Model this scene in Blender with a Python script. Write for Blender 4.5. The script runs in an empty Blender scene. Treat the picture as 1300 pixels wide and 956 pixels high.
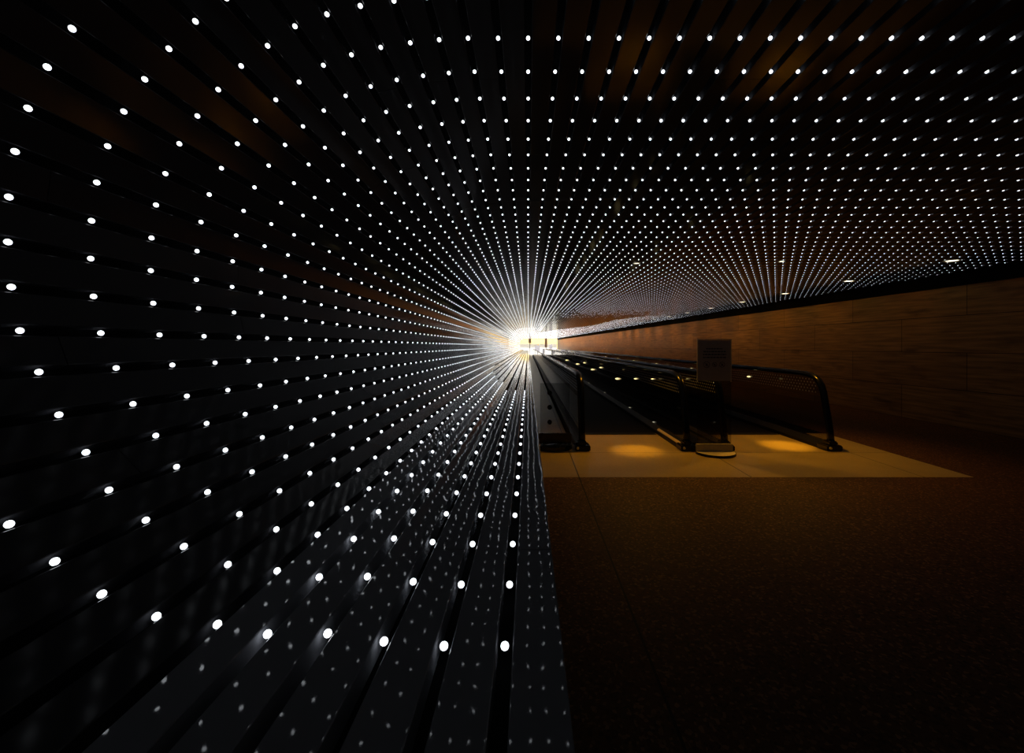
import bpy, bmesh, math, random
from mathutils import Vector, Matrix
random.seed(7)
scene = bpy.context.scene
COL = scene.collection

# ------------------------------------------------------------------ dimensions (metres; x right, y down the tunnel, z up)
F = 560.0                 # focal length in pixels
C = 1.35                  # lens height above the floor
H = 1.225                 # lens to ceiling
CEIL = C + H
D = 0.215                 # spacing of the LEDs along a slot
P = 0.121                 # spacing of the slots
GAP = 0.030               # slot width
LEN = 70.0                # end of the tunnel
Y0 = -1.2                 # tunnel starts behind the lens
def wall_x(y): return 7.45 - 0.04 * y

# ------------------------------------------------------------------ materials
def new_mat(name):
    m = bpy.data.materials.new(name); m.use_nodes = True
    nt = m.node_tree
    for n in list(nt.nodes): nt.nodes.remove(n)
    out = nt.nodes.new('ShaderNodeOutputMaterial')
    return m, nt, out
def pbsdf(nt, out, col=(0.5,0.5,0.5), rough=0.5, metal=0.0, spec=0.5):
    b = nt.nodes.new('ShaderNodeBsdfPrincipled')
    b.inputs['Base Color'].default_value = (*col, 1)
    b.inputs['Roughness'].default_value = rough
    b.inputs['Metallic'].default_value = metal
    b.inputs['Specular IOR Level'].default_value = spec
    nt.links.new(b.outputs[0], out.inputs[0])
    return b
def simple(name, col, rough=0.5, metal=0.0, spec=0.5, var=0.15, scale=20.0):
    m, nt, out = new_mat(name)
    b = pbsdf(nt, out, col, rough, metal, spec)
    tc = nt.nodes.new('ShaderNodeTexCoord'); n = nt.nodes.new('ShaderNodeTexNoise')
    n.inputs['Scale'].default_value = scale
    nt.links.new(tc.outputs['Object'], n.inputs['Vector'])
    r = nt.nodes.new('ShaderNodeMapRange')
    r.inputs['To Min'].default_value = max(0.0, rough*(1-var)); r.inputs['To Max'].default_value = min(1, rough*(1+var))
    nt.links.new(n.outputs[0], r.inputs[0]); nt.links.new(r.outputs[0], b.inputs['Roughness'])
    mx = nt.nodes.new('ShaderNodeMix'); mx.data_type = 'RGBA'
    mx.inputs['A'].default_value = (*[c*(1-var) for c in col], 1)
    mx.inputs['B'].default_value = (*[min(1, c*(1+var)) for c in col], 1)
    nt.links.new(n.outputs[0], mx.inputs['Factor']); nt.links.new(mx.outputs['Result'], b.inputs['Base Color'])
    return m
def emit(name, col, strength, sampling='AUTO'):
    m, nt, out = new_mat(name)
    e = nt.nodes.new('ShaderNodeEmission'); e.inputs[0].default_value = (*col, 1); e.inputs[1].default_value = strength
    nt.links.new(e.outputs[0], out.inputs[0])
    try: m.cycles.emission_sampling = sampling
    except Exception: pass
    return m

M = {}
def make_slat(name, base, rough, bump, sc, spec=0.42):
    m, nt, out = new_mat(name)
    b = pbsdf(nt, out, base, rough, 0.0, spec)
    tc = nt.nodes.new('ShaderNodeTexCoord')
    mp = nt.nodes.new('ShaderNodeMapping'); mp.inputs['Scale'].default_value = (1.0, 0.55, 1.0)
    nt.links.new(tc.outputs['Object'], mp.inputs[0])
    n = nt.nodes.new('ShaderNodeTexNoise'); n.inputs['Scale'].default_value = sc; n.inputs['Detail'].default_value = 1.5
    nt.links.new(mp.outputs[0], n.inputs['Vector'])
    bp = nt.nodes.new('ShaderNodeBump'); bp.inputs['Strength'].default_value = bump; bp.inputs['Distance'].default_value = 0.004
    nt.links.new(n.outputs[0], bp.inputs['Height']); nt.links.new(bp.outputs[0], b.inputs['Normal'])
    return m
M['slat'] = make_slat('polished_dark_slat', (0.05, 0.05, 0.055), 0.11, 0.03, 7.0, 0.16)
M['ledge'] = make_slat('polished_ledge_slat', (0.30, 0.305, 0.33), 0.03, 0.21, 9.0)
M['channel'] = simple('matt_black_channel', (0.002, 0.002, 0.0022), 0.9, 0, 0.1)
M['led'] = emit('white_led', (0.88, 0.93, 1.0), 2.3)
M['led_bright'] = emit('bright_white_led', (0.92, 0.95, 1.0), 5.0)
M['black'] = simple('black_rubber', (0.006, 0.006, 0.006), 0.28, 0, 0.5)
M['gloss_black'] = simple('gloss_black_rail', (0.003, 0.003, 0.003), 0.22, 0, 0.22)
M['dark_metal'] = simple('dark_metal', (0.010, 0.009, 0.008), 0.5, 0.0, 0.15)
M['steel'] = simple('brushed_steel', (0.80, 0.62, 0.28), 0.4, 0.4)
M['silver'] = simple('silver_cap', (0.5, 0.5, 0.5), 0.3, 0.9)
M['dots'] = simple('pale_print', (0.45,0.5,0.55), 0.5)
M['plate'] = simple('grey_plate', (0.34, 0.30, 0.24), 0.45, 0.3)
M['brass'] = simple('pale_metal_disc', (0.85, 0.74, 0.50), 0.45, 0.35)
M['white'] = simple('white_paint', (0.8, 0.8, 0.78), 0.6)
M['beige'] = simple('beige_stone', (0.62, 0.45, 0.22), 0.6)
M['brown'] = simple('brown_panel', (0.10, 0.045, 0.015), 0.5)
M['grey'] = simple('grey_cloth', (0.25, 0.24, 0.27), 0.8)
M['ring'] = simple('white_ring', (0.5, 0.48, 0.42), 0.4)
M['warm_lens'] = emit('warm_lamp_lens', (1.0, 0.86, 0.60), 4.0)
M['marker'] = emit('yellow_marker_lens', (1.0, 0.80, 0.34), 1.5)  # glow standing in for downlight reflections in the glass
M['marker_dim'] = emit('dim_marker_lens', (0.9, 0.85, 0.62), 0.45)
M['lobby_light'] = emit('lobby_light_panel', (1.0, 0.96, 0.90), 8.0)

# smoked glass: tinted see-through plus a clear reflection
def glass(name, tint, rough=0.02, ior=1.5):
    m, nt, out = new_mat(name)
    t = nt.nodes.new('ShaderNodeBsdfTransparent'); t.inputs[0].default_value = (*tint, 1)
    g = nt.nodes.new('ShaderNodeBsdfGlossy'); g.inputs['Roughness'].default_value = rough
    fr = nt.nodes.new('ShaderNodeFresnel'); 
    ge = nt.nodes.new('ShaderNodeNewGeometry'); mr = nt.nodes.new('ShaderNodeMapRange')
    mr.inputs['To Min'].default_value = ior; mr.inputs['To Max'].default_value = 1.0/ior
    nt.links.new(ge.outputs['Backfacing'], mr.inputs[0]); nt.links.new(mr.outputs[0], fr.inputs[0])
    n = nt.nodes.new('ShaderNodeTexNoise'); n.inputs['Scale'].default_value = 3.0
    bp = nt.nodes.new('ShaderNodeBump'); bp.inputs['Strength'].default_value = 0.02; bp.inputs['Distance'].default_value = 0.002
    nt.links.new(n.outputs[0], bp.inputs['Height']); nt.links.new(bp.outputs[0], g.inputs['Normal'])
    mx = nt.nodes.new('ShaderNodeMixShader')
    nt.links.new(fr.outputs[0], mx.inputs[0]); nt.links.new(t.outputs[0], mx.inputs[1]); nt.links.new(g.outputs[0], mx.inputs[2])
    nt.links.new(mx.outputs[0], out.inputs[0])
    return m
M['smoked'] = glass('smoked_glass', (0.64, 0.62, 0.60))
M['clear'] = glass('clear_acrylic', (0.80, 0.80, 0.80), 0.05, 1.45)

# wood-veneer wall panels in running bond
def wall_mat():
    m, nt, out = new_mat('veneer_panels')
    b = pbsdf(nt, out, (0.2,0.1,0.04), 0.42, 0, 0.4)
    L = nt.links.new
    tc = nt.nodes.new('ShaderNodeTexCoord')
    sep = nt.nodes.new('ShaderNodeSeparateXYZ'); L(tc.outputs['Object'], sep.inputs[0])
    cmb = nt.nodes.new('ShaderNodeCombineXYZ'); L(sep.outputs['Y'], cmb.inputs['X']); L(sep.outputs['Z'], cmb.inputs['Y'])
    br = nt.nodes.new('ShaderNodeTexBrick'); L(cmb.outputs[0], br.inputs['Vector'])
    br.offset = 0.5; br.inputs['Scale'].default_value = 1.0
    br.inputs['Brick Width'].default_value = 2.4; br.inputs['Row Height'].default_value = 0.62
    br.inputs['Mortar Size'].default_value = 0.006; br.inputs['Mortar Smooth'].default_value = 0.1
    br.inputs['Color1'].default_value = (0.36,0.205,0.075,1); br.inputs['Color2'].default_value = (0.25,0.135,0.048,1)
    br.inputs['Mortar'].default_value = (0.05,0.022,0.010,1)
    mp = nt.nodes.new('ShaderNodeMapping'); mp.inputs['Scale'].default_value = (0.9, 14.0, 1); L(cmb.outputs[0], mp.inputs[0])
    n = nt.nodes.new('ShaderNodeTexNoise'); n.inputs['Scale'].default_value = 1.6; n.inputs['Detail'].default_value = 6; L(mp.outputs[0], n.inputs['Vector'])
    rp = nt.nodes.new('ShaderNodeMapRange'); rp.inputs['From Min'].default_value = 0.3; rp.inputs['From Max'].default_value = 0.7
    rp.inputs['To Min'].default_value = 0.50; rp.inputs['To Max'].default_value = 1.25; L(n.outputs[0], rp.inputs[0])
    # a few dark smudges
    mp2 = nt.nodes.new('ShaderNodeMapping'); mp2.inputs['Scale'].default_value = (1.1, 4.0, 1); L(cmb.outputs[0], mp2.inputs[0])
    n2 = nt.nodes.new('ShaderNodeTexNoise'); n2.inputs['Scale'].default_value = 1.3; n2.inputs['Detail'].default_value = 5; L(mp2.outputs[0], n2.inputs['Vector'])
    r2 = nt.nodes.new('ShaderNodeMapRange'); r2.inputs['From Min'].default_value = 0.58; r2.inputs['From Max'].default_value = 0.70
    r2.inputs['To Min'].default_value = 1.0; r2.inputs['To Max'].default_value = 0.6; L(n2.outputs[0], r2.inputs[0])
    ml = nt.nodes.new('ShaderNodeMath'); ml.operation = 'MULTIPLY'; L(rp.outputs[0], ml.inputs[0]); L(r2.outputs[0], ml.inputs[1])
    vm = nt.nodes.new('ShaderNodeVectorMath'); vm.operation = 'SCALE'; L(br.outputs[0], vm.inputs[0]); L(ml.outputs[0], vm.inputs['Scale'])
    L(vm.outputs[0], b.inputs['Base Color'])
    return m
M['wall'] = wall_mat()

def floor_mat(name, base, speck_dark, speck_light, joints_x, joints_y, rough, scale, spec=0.5):
    m, nt, out = new_mat(name)
    b = pbsdf(nt, out, base, rough, 0, spec)
    L = nt.links.new
    tc = nt.nodes.new('ShaderNodeTexCoord')
    v = nt.nodes.new('ShaderNodeTexVoronoi'); v.inputs['Scale'].default_value = scale; L(tc.outputs['Object'], v.inputs['Vector'])
    sc = nt.nodes.new('ShaderNodeSeparateColor'); L(v.outputs['Color'], sc.inputs[0])
    cr = nt.nodes.new('ShaderNodeValToRGB'); L(sc.outputs[0], cr.inputs[0])
    e = cr.color_ramp.elements
    e[0].position = 0.0; e[0].color = (*speck_dark, 1)
    e[1].position = 0.35; e[1].color = (*base, 1)
    x = cr.color_ramp.elements.new(0.80); x.color = (*base, 1)
    x = cr.color_ramp.elements.new(0.97); x.color = (*speck_light, 1)
    n = nt.nodes.new('ShaderNodeTexNoise'); n.inputs['Scale'].default_value = 2.2; n.inputs['Detail'].default_value = 4; L(tc.outputs['Object'], n.inputs['Vector'])
    r = nt.nodes.new('ShaderNodeMapRange'); r.inputs['To Min'].default_value = 0.75; r.inputs['To Max'].default_value = 1.2; L(n.outputs[0], r.inputs[0])
    vm = nt.nodes.new('ShaderNodeVectorMath'); vm.operation = 'SCALE'; L(cr.outputs[0], vm.inputs[0]); L(r.outputs[0], vm.inputs['Scale'])
    sep = nt.nodes.new('ShaderNodeSeparateXYZ'); L(tc.outputs['Object'], sep.inputs[0])
    last = None
    for ax, lst in (('X', joints_x), ('Y', joints_y)):
        for j in lst:
            cp = nt.nodes.new('ShaderNodeMath'); cp.operation = 'COMPARE'
            cp.inputs[1].default_value = j; cp.inputs[2].default_value = 0.006; L(sep.outputs[ax], cp.inputs[0])
            if last is None: last = cp
            else:
                mxn = nt.nodes.new('ShaderNodeMath'); mxn.operation = 'MAXIMUM'
                L(last.outputs[0], mxn.inputs[0]); L(cp.outputs[0], mxn.inputs[1]); last = mxn
    mx = nt.nodes.new('ShaderNodeMix'); mx.data_type = 'RGBA'
    L(last.outputs[0], mx.inputs['Factor']); L(vm.outputs[0], mx.inputs['A']); mx.inputs['B'].default_value = (0.002,0.001,0.001,1)
    L(mx.outputs['Result'], b.inputs['Base Color'])
    bp = nt.nodes.new('ShaderNodeBump'); bp.inputs['Strength'].default_value = 0.08; bp.inputs['Distance'].default_value = 0.002
    L(v.outputs['Distance'], bp.inputs['Height']); L(bp.outputs[0], b.inputs['Normal'])
    return m
M['terrazzo'] = floor_mat('brown_terrazzo', (0.085,0.034,0.012), (0.03,0.012,0.005), (0.24,0.12,0.05), [0.525], [], 0.62, 75, spec=0.16)
M['stone'] = floor_mat('tan_stone', (0.46,0.34,0.15), (0.39,0.28,0.12), (0.52,0.40,0.19), [0.525, 2.30, 4.08], [5.59, 6.64], 0.30, 130)
def belt_mat():
    m, nt, out = new_mat('ribbed_belt')
    b = pbsdf(nt, out, (0.004,0.003,0.003), 0.6, 0.0, 0.1)
    tc = nt.nodes.new('ShaderNodeTexCoord'); w = nt.nodes.new('ShaderNodeTexWave')
    w.inputs['Scale'].default_value = 18.0; nt.links.new(tc.outputs['Object'], w.inputs['Vector'])
    bp = nt.nodes.new('ShaderNodeBump'); bp.inputs['Strength'].default_value = 0.5; bp.inputs['Distance'].default_value = 0.005
    nt.links.new(w.outputs['Fac'], bp.inputs['Height']); nt.links.new(bp.outputs[0], b.inputs['Normal'])
    return m
M['belt'] = belt_mat()
M['paper'] = simple('grey_notice', (0.21, 0.185, 0.165), 0.7)
M['ink'] = simple('dark_ink', (0.025, 0.02, 0.018), 0.7)

# ------------------------------------------------------------------ helpers
def link(name, bm, mat, parent=None, smooth=False):
    me = bpy.data.meshes.new(name)
    bmesh.ops.recalc_face_normals(bm, faces=bm.faces[:])
    bm.to_mesh(me); bm.free()
    if smooth:
        for p in me.polygons: p.use_smooth = True
    me.materials.append(mat)
    o = bpy.data.objects.new(name, me); COL.objects.link(o)
    if parent: o.parent = parent
    return o
def tag(o, label=None, cat=None, group=None, kind=None):
    if label: o['label'] = label
    if cat: o['category'] = cat
    if group: o['group'] = group
    if kind: o['kind'] = kind
    return o
def empty(name, loc, label=None, cat=None, group=None, kind=None):
    o = bpy.data.objects.new(name, None); COL.objects.link(o); o.location = loc
    o.empty_display_size = 0.1
    return tag(o, label, cat, group, kind)
def box(bm, x0, x1, y0, y1, z0, z1, bevel=0.0):
    vs = [bm.verts.new(v) for v in ((x0,y0,z0),(x1,y0,z0),(x1,y1,z0),(x0,y1,z0),(x0,y0,z1),(x1,y0,z1),(x1,y1,z1),(x0,y1,z1))]
    fs = [bm.faces.new([vs[i] for i in f]) for f in ((0,3,2,1),(4,5,6,7),(0,1,5,4),(1,2,6,5),(2,3,7,6),(3,0,4,7))]
    if bevel > 0:
        es = list({e for f in fs for e in f.edges})
        bmesh.ops.bevel(bm, geom=es, offset=bevel, segments=2, affect='EDGES')
def bx(name, dims, mat, parent=None, bevel=0.0):
    bm = bmesh.new(); box(bm, *dims, bevel=bevel); return link(name, bm, mat, parent)
def prism(bm, prof, y0, y1):
    """profile [(x, z)] extruded along y"""
    a = [bm.verts.new((x, y0, z)) for x, z in prof]; b = [bm.verts.new((x, y1, z)) for x, z in prof]
    n = len(prof)
    for i in range(n): bm.faces.new((a[i], a[(i+1)%n], b[(i+1)%n], b[i]))
    bm.faces.new(a[::-1]); bm.faces.new(b)
def sweep(bm, pts, rx, rz, seg=12):
    """rounded tube in the y-z plane: rx = half width along x, rz = half thickness"""
    rings = []
    n = len(pts)
    for i, p in enumerate(pts):
        a = Vector(pts[max(i-1,0)]); c = Vector(pts[min(i+1,n-1)])
        t = (c - a).normalized(); side = Vector((1,0,0)); up = side.cross(t).normalized()
        ring = []
        for k in range(seg):
            an = 2*math.pi*k/seg
            ring.append(bm.verts.new(Vector(p) + side*math.cos(an)*rx + up*math.sin(an)*rz))
        rings.append(ring)
    for i in range(n-1):
        for k in range(seg):
            bm.faces.new((rings[i][k], rings[i][(k+1)%seg], rings[i+1][(k+1)%seg], rings[i+1][k]))
    bm.faces.new(rings[0][::-1]); bm.faces.new(rings[-1])
def disc(bm, cx, cy, z0, z1, r, seg=32, a0=0.0, a1=2*math.pi):
    full = abs(a1 - a0 - 2*math.pi) < 1e-6
    n = seg if full else seg + 1
    an = [a0 + (a1-a0)*i/seg for i in range(n)]
    lo = [bm.verts.new((cx + r*math.cos(a), cy + r*math.sin(a), z0)) for a in an]
    hi = [bm.verts.new((cx + r*math.cos(a), cy + r*math.sin(a), z1)) for a in an]
    for i in range(n): bm.faces.new((lo[i], lo[(i+1)%n], hi[(i+1)%n], hi[i]))
    bm.faces.new(lo[::-1]); bm.faces.new(hi)

# ------------------------------------------------------------------ cross-section: where the slots run (units of H, measured from the lens)
rows = [(-.036,-.458),(-.130,-.458),(-.226,-.458),(-.323,-.458),(-.420,-.459),(-.519,-.460),(-.620,-.447),(-.710,-.410),
        (-.788,-.356),(-.864,-.294),(-.934,-.222),(-.991,-.143),(-1.033,-.053),(-1.063,.034),(-1.081,.125),(-1.088,.219),
        (-1.086,.313),(-1.073,.408),(-1.046,.498),(-1.006,.584),(-.954,.664),(-.894,.740),(-.828,.808),(-.752,.866),
        (-.666,.912),(-.575,.946),(-.480,.970),(-.384,.985),(-.290,.995),(-.196,1.0),(-.098,1.0),(0.0,1.0)]
NL = 6            # first six slots lie on the ledge
NW = 19           # up to here wall, from here on ceiling
x = 0.0
while x*H < 7.2:
    x += P/H
    rows.append((x, 1.0))
R = [Vector((a*H, C + b*H)) for a, b in rows]

def normal_at(i):
    a = R[max(i-1,0)]; b = R[min(i+1,len(R)-1)]
    t = (b - a).normalized()
    return Vector((t.y, -t.x))      # into the room
# orientation check: ledge runs leftwards (t=-x) -> normal must be +z
def into(i):
    n = normal_at(i)
    return n

def slat_prof(a, b, th=0.045, r=0.0022):
    """slat between slot centres a and b; the face lies on the line a-b"""
    t = (b - a).normalized(); n = Vector((t.y, -t.x))
    p0 = a + t*GAP/2; p1 = b - t*GAP/2
    return [p0 + t*r, p0 - n*r*0.7 , p0 - n*th, p1 - n*th, p1 - n*r*0.7, p1 - t*r]

SEG = 10*D
def slats(name, i0, i1, mat, first=None, parent=None):
    bm = bmesh.new()
    pairs = []
    if first is not None: pairs.append((first, R[i0], -1))
    for i in range(i0, i1): pairs.append((R[i], R[i+1], i))
    for a, b, idx in pairs:
        if idx == -1: a = a - (b-a).normalized()*GAP/2
        prof = slat_prof(a, b)
        rng = random.Random(idx*13+5)
        y = Y0 - rng.choice([0, .25, .5, .75])*SEG*1.5
        ymax = LEN
        xm = max(p.x for p in prof)
        if xm > wall_x(LEN): ymax = min(LEN, (7.45 - xm)/0.04)   # the right wall closes in slowly
        while y < ymax:
            y1 = min(y + SEG*1.5 - 0.003, ymax)
            if y1 > Y0 and y1 - max(y, Y0) > 0.02: prism(bm, [(p.x, p.y) for p in prof], max(y, Y0), y1)
            y += SEG*1.5
    return link(name, bm, mat, parent)

edge = Vector((0.053*H, C - 0.458*H))
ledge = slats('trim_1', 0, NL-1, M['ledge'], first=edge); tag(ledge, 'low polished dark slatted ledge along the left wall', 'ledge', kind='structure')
wl = slats('wall_left', NL-1, NW, M['slat']); tag(wl, 'curved left wall of long dark polished slats', 'wall', kind='structure')
ce = slats('ceiling', NW, len(R)-1, M['slat']); tag(ce, 'flat dark slatted ceiling above the moving walkways', 'ceiling', kind='structure')

def backing(name, i0, i1, parent, start=None, xmax=None):
    bm = bmesh.new(); off = 0.047
    pts = []
    for i in range(i0, i1+1):
        pts.append(R[i] - normal_at(i)*off)
    if start is not None: pts.insert(0, start)
    if xmax is not None: pts = [p for p in pts if p.x < xmax]; pts.append(Vector((xmax, pts[-1].y)))
    outer = []
    for i, p in enumerate(pts):
        a = pts[max(i-1,0)]; b = pts[min(i+1,len(pts)-1)]; t = (b-a).normalized(); n = Vector((t.y,-t.x))
        outer.append(p - n*0.05)
    for i in range(len(pts)-1):
        q = [pts[i], pts[i+1], outer[i+1], outer[i]]
        prism(bm, [(p.x, p.y) for p in q], Y0, LEN)
    return link(name, bm, M['channel'], parent)
backing('backing', 0, NL-1, ledge, start=Vector((edge.x-0.004, edge.y-0.047)))
backing('backing', NL-1, NW, wl)
backing('backing', NW, len(R)-1, ce, xmax=7.6)
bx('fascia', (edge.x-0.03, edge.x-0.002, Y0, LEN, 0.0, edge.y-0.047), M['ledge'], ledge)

# ------------------------------------------------------------------ LEDs in the slots
def led_template(sub):
    bm = bmesh.new()
    if sub is None:
        r = 0.0080
        v = [bm.verts.new(c) for c in ((r,0,0),(-r,0,0),(0,r,0),(0,-r,0),(0,0,r),(0,0,-r))]
        for f in ((0,2,4),(2,1,4),(1,3,4),(3,0,4),(2,0,5),(1,2,5),(3,1,5),(0,3,5)): bm.faces.new([v[i] for i in f])
    else:
        bmesh.ops.create_icosphere(bm, subdivisions=sub, radius=0.0081)
    me = bpy.data.meshes.new('led_light'); bm.to_mesh(me); bm.free()
    for p in me.polygons: p.use_smooth = True
    return me
near_me = led_template(2); near_me.materials.append(M['led'])
tmpl = {}
for key, s in (('mid', 1), ('far', None)):
    me = led_template(s)
    tmpl[key] = ([v.co.copy() for v in me.vertices], [tuple(p.vertices) for p in me.polygons])

def interp(x, pts):
    if x <= pts[0][0]: return pts[0][1]
    for (a, b), (c, d) in zip(pts, pts[1:]):
        if x <= c: return b + (d-b)*(x-a)/(c-a)
    return pts[-1][1]
XU = [(17.5,5.0),(20.3,4.1),(26.7,3.8),(32.8,2.2),(40,1.0)]
def phase(i):
    return -.12 if i < 2 else -.06 if i < 3 else .05 if i < 5 else .2 if i < 10 else .33 if i < 13 else .28 if i < 24 else .2
rnd = random.Random(11)
cands = []
for i, p in enumerate(R):
    n = normal_at(i)
    q = p - n*0.006
    kmax = int((LEN-0.3)/D)
    for k in range(4, kmax):
        y = D*(k + phase(i))
        if i > NW and q.x > wall_x(y) - 0.10: continue
        if y > (5.7, 5.7, 5.7, 7.0, 7.4, 8.6, 9.6, 11.5)[i] if i < 8 else False: continue   # these slots carry no lit lamps further on
        if i > NW and y < 40 and 1.0 < q.x < interp(y, XU) and y > 14.5 + 5*rnd.random(): continue   # unlit zone of the display
        px = 670.5 + F*q.x/y; py = 439.5 - F*(q.y - C)/y
        vis = -10 < px < 1310 and -10 < py < 960
        cands.append((vis, -y if vis else -999, i, k, q.x, y, q.y, px, py))
visible = sorted([c for c in cands if c[0]], key=lambda c: (c[4]**2 + c[5]**2 + (c[6]-C)**2))
ind = visible[:300]; ids = {(c[2], c[3]) for c in ind}
LAB = {'ledge': ('small round white LED glowing in a slot of the low slatted ledge', 'LEDs in the ledge slots nearest the viewer'),
       'wall': ('small round white LED glowing in a slot of the curved left wall', 'LEDs in the left wall slots nearest the viewer'),
       'ceil': ('small round white LED glowing in a slot of the dark ceiling overhead', 'LEDs in the ceiling slots nearest the viewer')}
for c in ind:
    o = bpy.data.objects.new('led_light', near_me); COL.objects.link(o)
    o.location = (c[4], c[5], c[6])
    lab, grp = LAB['ledge' if c[2] < NL else 'wall' if c[2] <= NW else 'ceil']
    tag(o, lab, 'light', grp)
verts, faces, mats = [], [], []
for c in cands:
    if (c[2], c[3]) in ids: continue
    vv, ff = tmpl['mid' if c[5] < 9 else 'far']
    b = len(verts); o = Vector((c[4], c[5], c[6]))
    bright = c[5] > 30 or (c[2] > NW and c[5] > 17.5 and c[4] > interp(c[5], XU) - 0.05 and c[4] > 1)
    mats.extend([1 if bright else 0]*len(ff))
    verts.extend([v + o for v in vv]); faces.extend([tuple(b+j for j in f) for f in ff])
me = bpy.data.meshes.new('led_lights'); me.from_pydata(verts, [], faces); me.update()
for p, mi in zip(me.polygons, mats): p.use_smooth = True; p.material_index = mi
me.materials.append(M['led']); me.materials.append(M['led_bright'])
o = bpy.data.objects.new('led_lights', me); COL.objects.link(o)
tag(o, 'thousands of tiny white LEDs receding along the slots to the far end', 'lights', kind='stuff')

# ------------------------------------------------------------------ floor
bm = bmesh.new()
box(bm, -2.2, 9.0, Y0, LEN + 16, -0.20, -0.012)
fl = link('floor', bm, M['channel']); tag(fl, 'brown terrazzo floor with tan stone landing', 'floor', kind='structure')
bm = bmesh.new()
box(bm, 0.0, 9.0, Y0, 4.54, -0.012, 0.0)
box(bm, 4.60, 9.0, 4.54, LEN, -0.012, 0.0)
link('terrazzo', bm, M['terrazzo'], fl)
bm = bmesh.new()
box(bm, 0.0, 4.594, 4.546, 6.84, -0.012, 0.0)
box(bm, 0.0, 0.585, 6.84, LEN, -0.012, 0.0)
link('stone_paving', bm, M['stone'], fl)

# ------------------------------------------------------------------ right wall
bm = bmesh.new()
vs = [(wall_x(Y0),Y0),(wall_x(LEN),LEN),(wall_x(LEN)+0.2,LEN),(wall_x(Y0)+0.2,Y0)]
lo = [bm.verts.new((a,b,0.0)) for a,b in vs]; hi = [bm.verts.new((a,b,CEIL+0.1)) for a,b in vs]
for i in range(4): bm.faces.new((lo[i], lo[(i+1)%4], hi[(i+1)%4], hi[i]))
bm.faces.new(lo[::-1]); bm.faces.new(hi)
wr = link('wall_right', bm, M['wall']); tag(wr, 'brown veneer panelled right wall lit by downlights', 'wall', kind='structure')
bm = bmesh.new()
vs = [(wall_x(Y0)-0.03,Y0),(wall_x(LEN)-0.03,LEN),(wall_x(LEN)+0.0,LEN),(wall_x(Y0)+0.0,Y0)]
lo = [bm.verts.new((a,b,CEIL-0.22)) for a,b in vs]; hi = [bm.verts.new((a,b,CEIL+0.03)) for a,b in vs]
for i in range(4): bm.faces.new((lo[i], lo[(i+1)%4], hi[(i+1)%4], hi[i]))
bm.faces.new(lo[::-1]); bm.faces.new(hi)
t2 = link('trim_2', bm, M['channel']); tag(t2, 'black band between the right wall and ceiling', 'trim', kind='structure')

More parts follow.
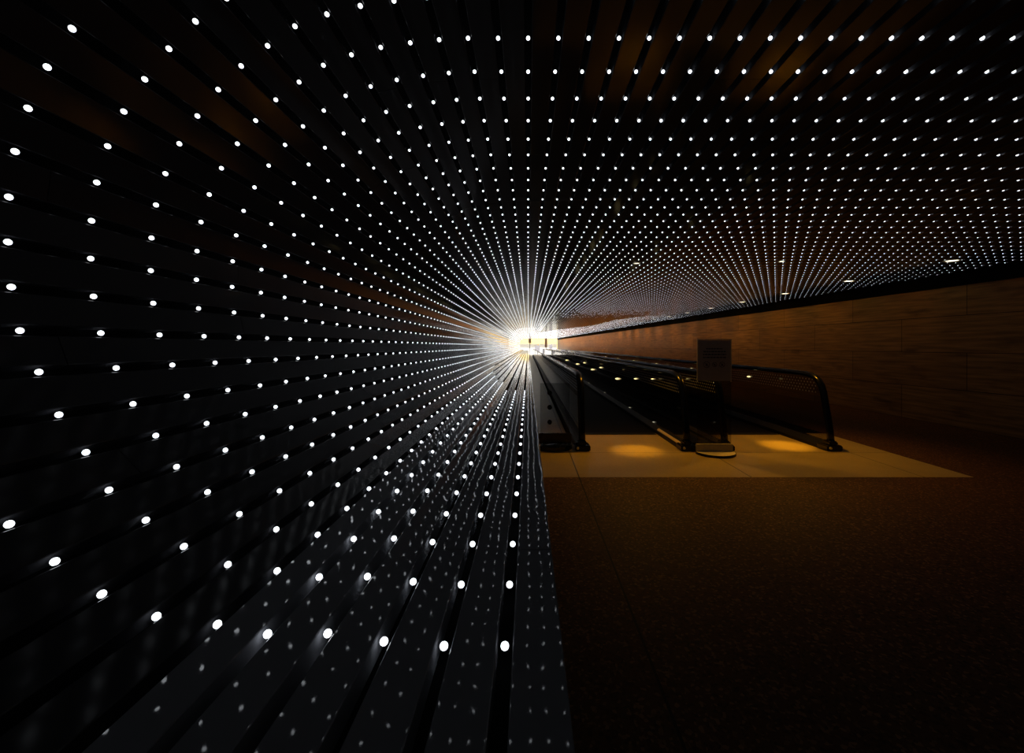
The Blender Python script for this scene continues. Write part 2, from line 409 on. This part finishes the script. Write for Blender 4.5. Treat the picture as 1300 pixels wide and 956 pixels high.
# ------------------------------------------------------------------ moving walkways
NEWEL = 5.70
BELT0 = 6.84
FAR = 62.0
RAILZ = 0.968
def rail_path(x):
    pts = [(x, FAR-0.3, 0.10), (x, FAR-0.08, 0.5), (x, FAR-0.15, 0.8), (x, FAR-0.5, RAILZ)]
    for y in (50, 40, 30, 20, 12, 8, 7.0, 6.7): pts.append((x, y, RAILZ))
    # shoulder, then a raking front down to the foot
    for y, d in ((6.42,.383),(6.25,.388),(6.13,.40),(6.04,.425),(5.965,.465),(5.91,.525),(5.87,.61),(5.83,.77),(5.785,.94),(5.745,1.10),(5.72,1.27)):
        pts.append((x, y, C - d))
    return pts
def balustrade(parent, x, inner, glow_spots, label=None, plate=False, dots=False):
    """inner = +1 when the belt is on the +x side"""
    bm = bmesh.new()
    pr = [p for p in rail_path(x)]
    g0, g1 = x - 0.006, x + 0.006
    lo = [(y, z) for (_, y, z) in pr]
    a = [bm.verts.new((g0, y, z)) for y, z in lo]; b = [bm.verts.new((g1, y, z)) for y, z in lo]
    for i in range(len(lo)-1): bm.faces.new((a[i], a[i+1], b[i+1], b[i]))
    bm.faces.new((a[0], b[0], b[-1], a[-1]))
    bm.faces.new(a); bm.faces.new(b[::-1])
    gl = link('balustrade', bm, M['smoked'], parent)
    if label: gl['label'] = label
    bm = bmesh.new(); sweep(bm, rail_path(x), 0.045, 0.036, 14)
    link('handrail', bm, M['gloss_black'], gl, smooth=True)
    # deck: low plinth with a sloping inner face
    s = inner
    prof = [(x - s*0.085, 0.0), (x - s*0.085, 0.085), (x - s*0.05, 0.10), (x + s*0.02, 0.10), (x + s*0.085, 0.045), (x + s*0.085, 0.0)]
    bm = bmesh.new(); prism(bm, prof, NEWEL + 0.05, FAR); link('deck', bm, M['dark_metal'], gl)
    prof = [(x + s*0.050, 0.088), (x + s*0.078, 0.065), (x + s*0.074, 0.055), (x + s*0.046, 0.078)]
    if plate:
        bm = bmesh.new(); prism(bm, prof, NEWEL + 0.10, BELT0 - 0.05)
        link('skirt_plate', bm, M['steel'], gl)
    if dots:      # band of small pale dots on the glass under the rail
        bm = bmesh.new()
        for a in range(210):
            for b in range(5):
                yy = 6.02 + 0.070*a + 0.035*(b % 2); zz = RAILZ - 0.075 - 0.042*b
                for sx in (-0.0075,):
                    bm.faces.new([bm.verts.new((x + sx, yy + 0.011*math.cos(k*math.pi/3), zz + 0.011*math.sin(k*math.pi/3))) for k in range(6)])
        tag(link('printed_dots', bm, M['dots'], gl), kind='stuff')
    bm = bmesh.new(); box(bm, x-0.10, x+0.10, NEWEL - 0.06, NEWEL + 0.16, 0.0, 0.075, bevel=0.012)
    box(bm, x-0.055, x+0.055, NEWEL - 0.04, NEWEL + 0.12, 0.07, 0.125, bevel=0.015)
    link('newel_foot', bm, M['gloss_black'], gl)
    bm = bmesh.new(); bmesh.ops.create_cone(bm, cap_ends=True, segments=16, radius1=0.018, radius2=0.014, depth=0.02,
            matrix=Matrix.Translation((x - 0.065, NEWEL - 0.068, 0.045)) @ Matrix.Rotation(math.radians(90), 4, 'X'))
    link('silver_stud', bm, M['silver'], gl)
    for (yy, zz, sz, dim) in glow_spots:
        bm = bmesh.new()
        mat = Matrix.Translation((x + inner*0.012, yy, zz))
        bmesh.ops.create_uvsphere(bm, u_segments=14, v_segments=8, radius=1.0,
            matrix=mat @ Matrix.Diagonal((sz*1.0, sz*0.8, sz*0.38, 1)))
        link('marker_light', bm, M['marker_dim'] if dim else M['marker'], gl, smooth=True)  # glowing ovals stand in for downlight reflections; those on the deck are skirt lights
    return gl
def walkway(name, x0, x1, label, mk0, mk1):
    t = empty(name, (0,0,0), label, 'moving walkway')
    bx('belt', (x0+0.09, x1-0.09, BELT0, FAR, -0.010, -0.002), M['belt'], t)
    bm = bmesh.new()
    box(bm, x0+0.10, x1-0.10, BELT0-0.12, BELT0+0.015, -0.006, 0.004)
    n = 46
    for i in range(n):
        xx = x0 + 0.12 + (x1-x0-0.24)*i/(n-1)
        box(bm, xx-0.004, xx+0.004, BELT0+0.015, BELT0+0.06, -0.004, 0.003)
    link('comb_plate', bm, M['dark_metal'], t)
    balustrade(t, x0, +1, mk0, dots=True); balustrade(t, x1, -1, mk1, plate=(x1 < 3), dots=True)
    return t
deckm = [(y, 0.112, 0.020, True) for y in (7.2, 8.9, 11.8, 14.9)]
walkway('moving_walkway', 0.70, 2.06, 'black glass-sided moving walkway nearer the left slatted wall',
        [(6.25, 0.86, 0.018, True), (9.0, 0.112, 0.02, True)],
        [(7.26, C-0.54, 0.026, False), (8.4, C-0.62, 0.034, False), (10.1, C-0.745, 0.055, False), (12.4, C-0.60, 0.045, False), (14.0, C-0.74, 0.06, False),
         (16.0, C-0.60, 0.05, False), (18.3, C-0.74, 0.07, False), (23.3, C-0.74, 0.08, False)] + deckm)
walkway('moving_walkway', 2.55, 3.93, 'black glass-sided moving walkway nearer the brown panelled right wall',
        [(6.05, 0.85, 0.022, False)],
        [(7.83, C-0.54, 0.034, False), (10.6, C-0.54, 0.036, False), (11.9, C-0.54, 0.03, True), (13.5, C-0.54, 0.042, False), (16.4, C-0.54, 0.045, False), (19.3, C-0.54, 0.05, False),
         (22.3, C-0.54, 0.05, False), (25.3, C-0.54, 0.05, True), (28.3, C-0.54, 0.06, True)])
# closed decking between and beside the belts
bx('trim_3', (2.147, 2.463, 5.95, FAR, 0.0, 0.05), M['dark_metal'], None); tag(bpy.data.objects['trim_3'], 'dark filler strip between the two walkways', 'trim', kind='structure')

# ------------------------------------------------------------------ notice stand
SX, SY = 2.345, 5.56
st = empty('notice_stand', (SX, SY, 0), 'clear upright stand with a grey notice on a half-round metal base between the walkways', 'sign')
bm = bmesh.new(); box(bm, -0.212, 0.212, -0.005, 0.005, 0.03, 1.435); link('clear_panel', bm, M['clear'], st)
bm = bmesh.new(); box(bm, -0.216, -0.208, -0.008, 0.008, 0.90, 1.44); box(bm, 0.208, 0.216, -0.008, 0.008, 0.90, 1.44); box(bm, -0.216, 0.216, -0.008, 0.008, 1.432, 1.442)
link('edge_frame', bm, M['plate'], st)
bm = bmesh.new(); box(bm, -0.205, 0.205, -0.010, -0.006, 0.915, 1.425); nt_ = link('notice', bm, M['paper'], st)
bm = bmesh.new(); rr = random.Random(3)
for zz, half in ((1.318, .105), (1.282, .140), (1.245, .145), (1.208, .145)):
    xx = -half
    while xx < half:
        w = rr.uniform(0.014, 0.040); w = min(w, half - xx)
        if w > 0.006: box(bm, xx, xx+w, -0.0115, -0.0100, zz-0.008, zz+0.008)
        xx += w + 0.007
link('print', bm, M['ink'], nt_)
bm = bmesh.new()
def ring_y(bm, cx, cz, r, w, seg=28):
    for k in range(seg):
        a, b = 2*math.pi*k/seg, 2*math.pi*(k+1)/seg
        q = [(cx+(r-w)*math.cos(a), cz+(r-w)*math.sin(a)), (cx+r*math.cos(a), cz+r*math.sin(a)), (cx+r*math.cos(b), cz+r*math.sin(b)), (cx+(r-w)*math.cos(b), cz+(r-w)*math.sin(b))]
        bm.faces.new([bm.verts.new((p, -0.0112, z)) for p, z in q])
def bar_y(bm, x0, z0, x1, z1, w):
    d = Vector((x1-x0, z1-z0)).normalized(); n = Vector((-d.y, d.x))*w/2
    q = [(x0+n.x, z0+n.y), (x1+n.x, z1+n.y), (x1-n.x, z1-n.y), (x0-n.x, z0-n.y)]
    bm.faces.new([bm.verts.new((p, -0.0118, z)) for p, z in q])
for cx, s in ((-0.10, 1.15), (0.0, 0.85), (0.095, 1.0)):
    r = 0.036*s; ring_y(bm, cx, 1.118, r, 0.006)
    bar_y(bm, cx - r*.7, 1.118 + r*.7, cx + r*.7, 1.118 - r*.7, 0.007)
    bar_y(bm, cx - r*.1, 1.118 - r*.55, cx + r*.15, 1.118 + r*.35, 0.010)
    bar_y(bm, cx - r*.45, 1.118 - r*.1, cx + r*.4, 1.118 - r*.05, 0.006)
link('pictogram', bm, M['ink'], nt_)
bm = bmesh.new(); box(bm, -0.225, 0.225, -0.028, 0.028, 0.028, 0.118, bevel=0.004); link('clamp', bm, M['plate'], st)
bm = bmesh.new(); disc(bm, 0, -0.02, 0.0, 0.028, 0.238, 40, math.pi, 2*math.pi); bf = link('base', bm, M['brass'], st)
bm = bmesh.new()
seg = 40
for k in range(seg):
    a, b = math.pi + math.pi*k/seg, math.pi + math.pi*(k+1)/seg
    pts = []
    for r in (0.238, 0.244):
        for z in (0.0, 0.030):
            for an in (a, b): pts.append((r*math.cos(an), -0.02 + r*math.sin(an), z))
    v = [bm.verts.new(p) for p in pts]
    for f in ((0,1,3,2),(4,6,7,5),(2,3,7,6),(0,4,5,1)): bm.faces.new([v[i] for i in f])
bmesh.ops.remove_doubles(bm, verts=bm.verts[:], dist=1e-5)
link('rim', bm, M['dark_metal'], bf)

# ------------------------------------------------------------------ low glass barrier beside the ledge
g = empty('barrier_gate', (0.36, 5.84, 0), 'low dark glass barrier gate with three round fixings beside the ledge', 'barrier')
bm = bmesh.new(); box(bm, -0.20, 0.19, -0.006, 0.006, 0.20, 0.86); link('glass_leaf', bm, M['clear'], g)
bm = bmesh.new(); box(bm, -0.22, 0.21, -0.02, 0.02, 0.06, 0.20, bevel=0.006); link('bottom_rail', bm, M['black'], g)
bm = bmesh.new(); disc(bm, -0.02, 0.02, 0.0, 0.055, 0.24, 32, math.pi, 2*math.pi); link('foot', bm, M['black'], g)
for zz in (0.73, 0.54, 0.345):
    bm = bmesh.new(); bmesh.ops.create_cone(bm, cap_ends=True, segments=20, radius1=0.032, radius2=0.028, depth=0.03,
        matrix=Matrix.Translation((-0.075, -0.012, zz)) @ Matrix.Rotation(math.radians(90), 4, 'X'))
    link('round_fixing', bm, M['gloss_black'], g)

# ------------------------------------------------------------------ downlights in the ceiling
AMBER = (1.0, 0.46, 0.022)
def downlight(x, y, r, power, target, cone, blend, label, lens=True, col=AMBER, group=None):
    d = empty('ceiling_downlight', (x, y, CEIL), label, 'light', group)
    bm = bmesh.new()
    seg = 28
    prof = [(r*1.18, 0.004), (r*1.18, -0.006), (r, -0.010), (r*0.9, 0.0), (r*0.85, 0.004)]
    rings = [[bm.verts.new((a*math.cos(2*math.pi*k/seg), a*math.sin(2*math.pi*k/seg), z)) for k in range(seg)] for a, z in prof]
    for i in range(len(prof)):
        j = (i+1) % len(prof)
        for k in range(seg): bm.faces.new((rings[i][k], rings[i][(k+1)%seg], rings[j][(k+1)%seg], rings[j][k]))
    link('ring', bm, M['ring'], d, smooth=True)
    bm = bmesh.new(); disc(bm, 0, 0, -0.003, 0.001, r*0.84, 24); link('lens', bm, M['warm_lens'], d)
    ld = bpy.data.lights.new('downlight_lamp', 'SPOT'); ld.energy = power; ld.color = col
    ld.spot_size = math.radians(cone); ld.spot_blend = blend; ld.shadow_soft_size = 0.03
    lo = bpy.data.objects.new('downlight_lamp', ld); COL.objects.link(lo); lo.parent = d; lo.location = (0, 0, -0.03)
    dirv = Vector(target) - Vector((x, y, CEIL-0.03))
    lo.rotation_euler = dirv.to_track_quat('-Z', 'Y').to_euler()
    return d
def beam(d, target, power, cone, blend, col=AMBER):
    ld = bpy.data.lights.new('beam_lamp', 'SPOT'); ld.energy = power; ld.color = col
    ld.spot_size = math.radians(cone); ld.spot_blend = blend; ld.shadow_soft_size = 0.03
    lo = bpy.data.objects.new('beam_lamp', ld); COL.objects.link(lo); lo.parent = d; lo.location = (0, 0, -0.03)
    lo.rotation_euler = (Vector(target) - (Vector(d.location) + Vector((0,0,-0.03)))).to_track_quat('-Z', 'Y').to_euler()
d = downlight(1.60, 6.50, 0.045, 95, (1.6, 5.9, 0), 112, 1.0, 'round warm downlight in the ceiling above the left walkway entrance')
beam(d, (1.40, 5.72, 0), 280, 18, 1.0)
d = downlight(3.65, 6.35, 0.045, 95, (3.35, 5.9, 0), 108, 1.0, 'round warm downlight in the ceiling above the right walkway entrance')
beam(d, (3.50, 6.00, 0), 360, 18, 1.0)
names = ['nearest to the viewer', 'second from the viewer', 'third from the viewer', 'fourth from the viewer', 'fifth from the viewer', 'sixth from the viewer', 'seventh from the viewer', 'eighth from the viewer']
for k in range(31):
    y = 6.3 + 1.97*k
    if k < 8: lab = 'warm downlight in the row along the right wall, ' + names[k]; grp = 'downlights along the right wall'
    else: lab = 'small warm downlight by the right wall far down the tunnel'; grp = 'downlights far down the tunnel'
    e = (1.6, 4.5, 10, 17, 22, 25, 28, 31)[k] if k < 8 else 34 + (k-8)*6
    downlight(6.2 - 0.023*y if y < 25 else min(6.2 - 0.023*y, wall_x(y) - 0.8), y, 0.085, e, (wall_x(y), y, 0.9), 150, 1.0, lab, group=grp)

# ------------------------------------------------------------------ lobby at the far end
bm = bmesh.new()
box(bm, -6, -5.8, LEN+0.02, LEN+14, 0, 5); box(bm, 9, 9.2, LEN+0.02, LEN+14, 0, 5); box(bm, -6, 9.2, LEN+14, LEN+14.2, 0, 5)
wb = link('wall_back', bm, M['white']); tag(wb, 'bright white lobby walls beyond the tunnel end', 'wall', kind='structure')
bx('trim_4', (-6, 9.2, LEN+0.02, LEN+14, -0.012, 0.0), M['white']); tag(bpy.data.objects['trim_4'], 'pale lobby floor beyond the tunnel end', 'floor', kind='structure')
t5 = bx('trim_5', (-6, 9.2, LEN+0.02, LEN+14, 5.0, 5.1), M['white']); tag(t5, 'white lobby ceiling beyond the tunnel end', 'ceiling', kind='structure')
cb = empty('shop_front', (1.2, LEN+13.2, 0), 'beige display front across the bright lobby', 'counter')
bm = bmesh.new(); box(bm, -3.0, 4.4, -0.2, 0.4, 1.75, 3.1); link('fascia', bm, M['beige'], cb)
bm = bmesh.new(); box(bm, -3.0, 4.4, -0.1, 0.4, 0.0, 1.0); link('counter', bm, M['white'], cb)
for xx in (-3.0, 0.6, 4.2):
    bm = bmesh.new(); box(bm, xx, xx+0.2, -0.15, 0.3, 0.0, 1.8); link('post', bm, M['beige'], cb)
def board(x, y, w, z0, z1, label):
    b = empty('sign_post', (x, y, 0), label, 'sign')
    bm = bmesh.new(); box(bm, -w/2, w/2, -0.06, 0.06, z0, z1, bevel=0.01); link('board', bm, M['brown'], b)
    bm = bmesh.new(); box(bm, -0.05, 0.05, -0.05, 0.05, 0.02, z0); link('pole', bm, M['black'], b)
    bm = bmesh.new(); box(bm, -0.3, 0.3, -0.25, 0.25, 0.0, 0.03); link('foot', bm, M['black'], b)
board(0.28, LEN+2, 0.42, 1.85, 2.6, 'dark brown board on a thin pole at the tunnel end, left one')
board(2.95, LEN+3, 0.40, 1.2, 2.75, 'tall dark board on a thin pole at the tunnel end, right one')
def kiosk(x, y, w, h, label):
    b = empty('kiosk', (x, y, 0), label, 'kiosk')
    bm = bmesh.new(); box(bm, -w/2, w/2, -0.3, 0.3, 0.0, h*0.75, bevel=0.02); link('body', bm, M['grey'], b)
    bm = bmesh.new(); prism(bm, [(-w/2, h*0.75), (w/2, h*0.75), (w/2, h), (-w/2, h*0.93)], -0.25, 0.25); link('top', bm, M['grey'], b)
kiosk(1.6, LEN+8, 0.9, 1.5, 'grey kiosk in the middle of the bright lobby')
kiosk(3.9, LEN+6, 0.5, 1.7, 'narrow grey kiosk at the right of the bright lobby')
# light panels of the lobby
for k, (x0, x1, y0, y1) in enumerate(((-4, 8, LEN+2, LEN+5), (-4, 8, LEN+8, LEN+11))):
    o = bx('ceiling_light', (x0, x1, y0, y1, 4.94, 4.99), M['lobby_light'])
    tag(o, ('wide white light panel in the lobby ceiling, nearer one', 'wide white light panel in the lobby ceiling, farther one')[k], 'light', 'lobby ceiling light panels')
for x0, x1, side in ((-3.6, -1.6, 'left'),):
    pass
# walls that close the tunnel mouth to the lobby
bm = bmesh.new(); box(bm, -6, -1.36, LEN, LEN+0.1, 0, 5); box(bm, wall_x(LEN)+0.02, 9.2, LEN, LEN+0.1, 0, 5); box(bm, -1.36, wall_x(LEN)+0.02, LEN+0.001, LEN+0.1, CEIL+0.05, 5)
o = link('wall_front', bm, M['white']); tag(o, 'white wall around the far tunnel mouth', 'wall', kind='structure')

# ------------------------------------------------------------------ world, camera, view
w = bpy.data.worlds.new('World'); scene.world = w; w.use_nodes = True
w.node_tree.nodes['Background'].inputs[0].default_value = (0, 0, 0, 1)
w.node_tree.nodes['Background'].inputs[1].default_value = 0.0
cam = bpy.data.cameras.new('Camera'); co = bpy.data.objects.new('Camera', cam); COL.objects.link(co)
co.location = (0, 0, C); co.rotation_euler = (math.radians(90), 0, 0)
cam.sensor_fit = 'HORIZONTAL'; cam.sensor_width = 36.0; cam.lens = F/1300*36.0
cam.shift_x = (650-670.5)/1300; cam.shift_y = -(478-439.5)/1300
cam.clip_start = 0.02; cam.clip_end = 300
scene.camera = co
vs = scene.view_settings
vs.view_transform = 'Standard'; vs.look = 'None'; vs.gamma = 1.0; vs.exposure = 0.0; vs.use_curve_mapping = False
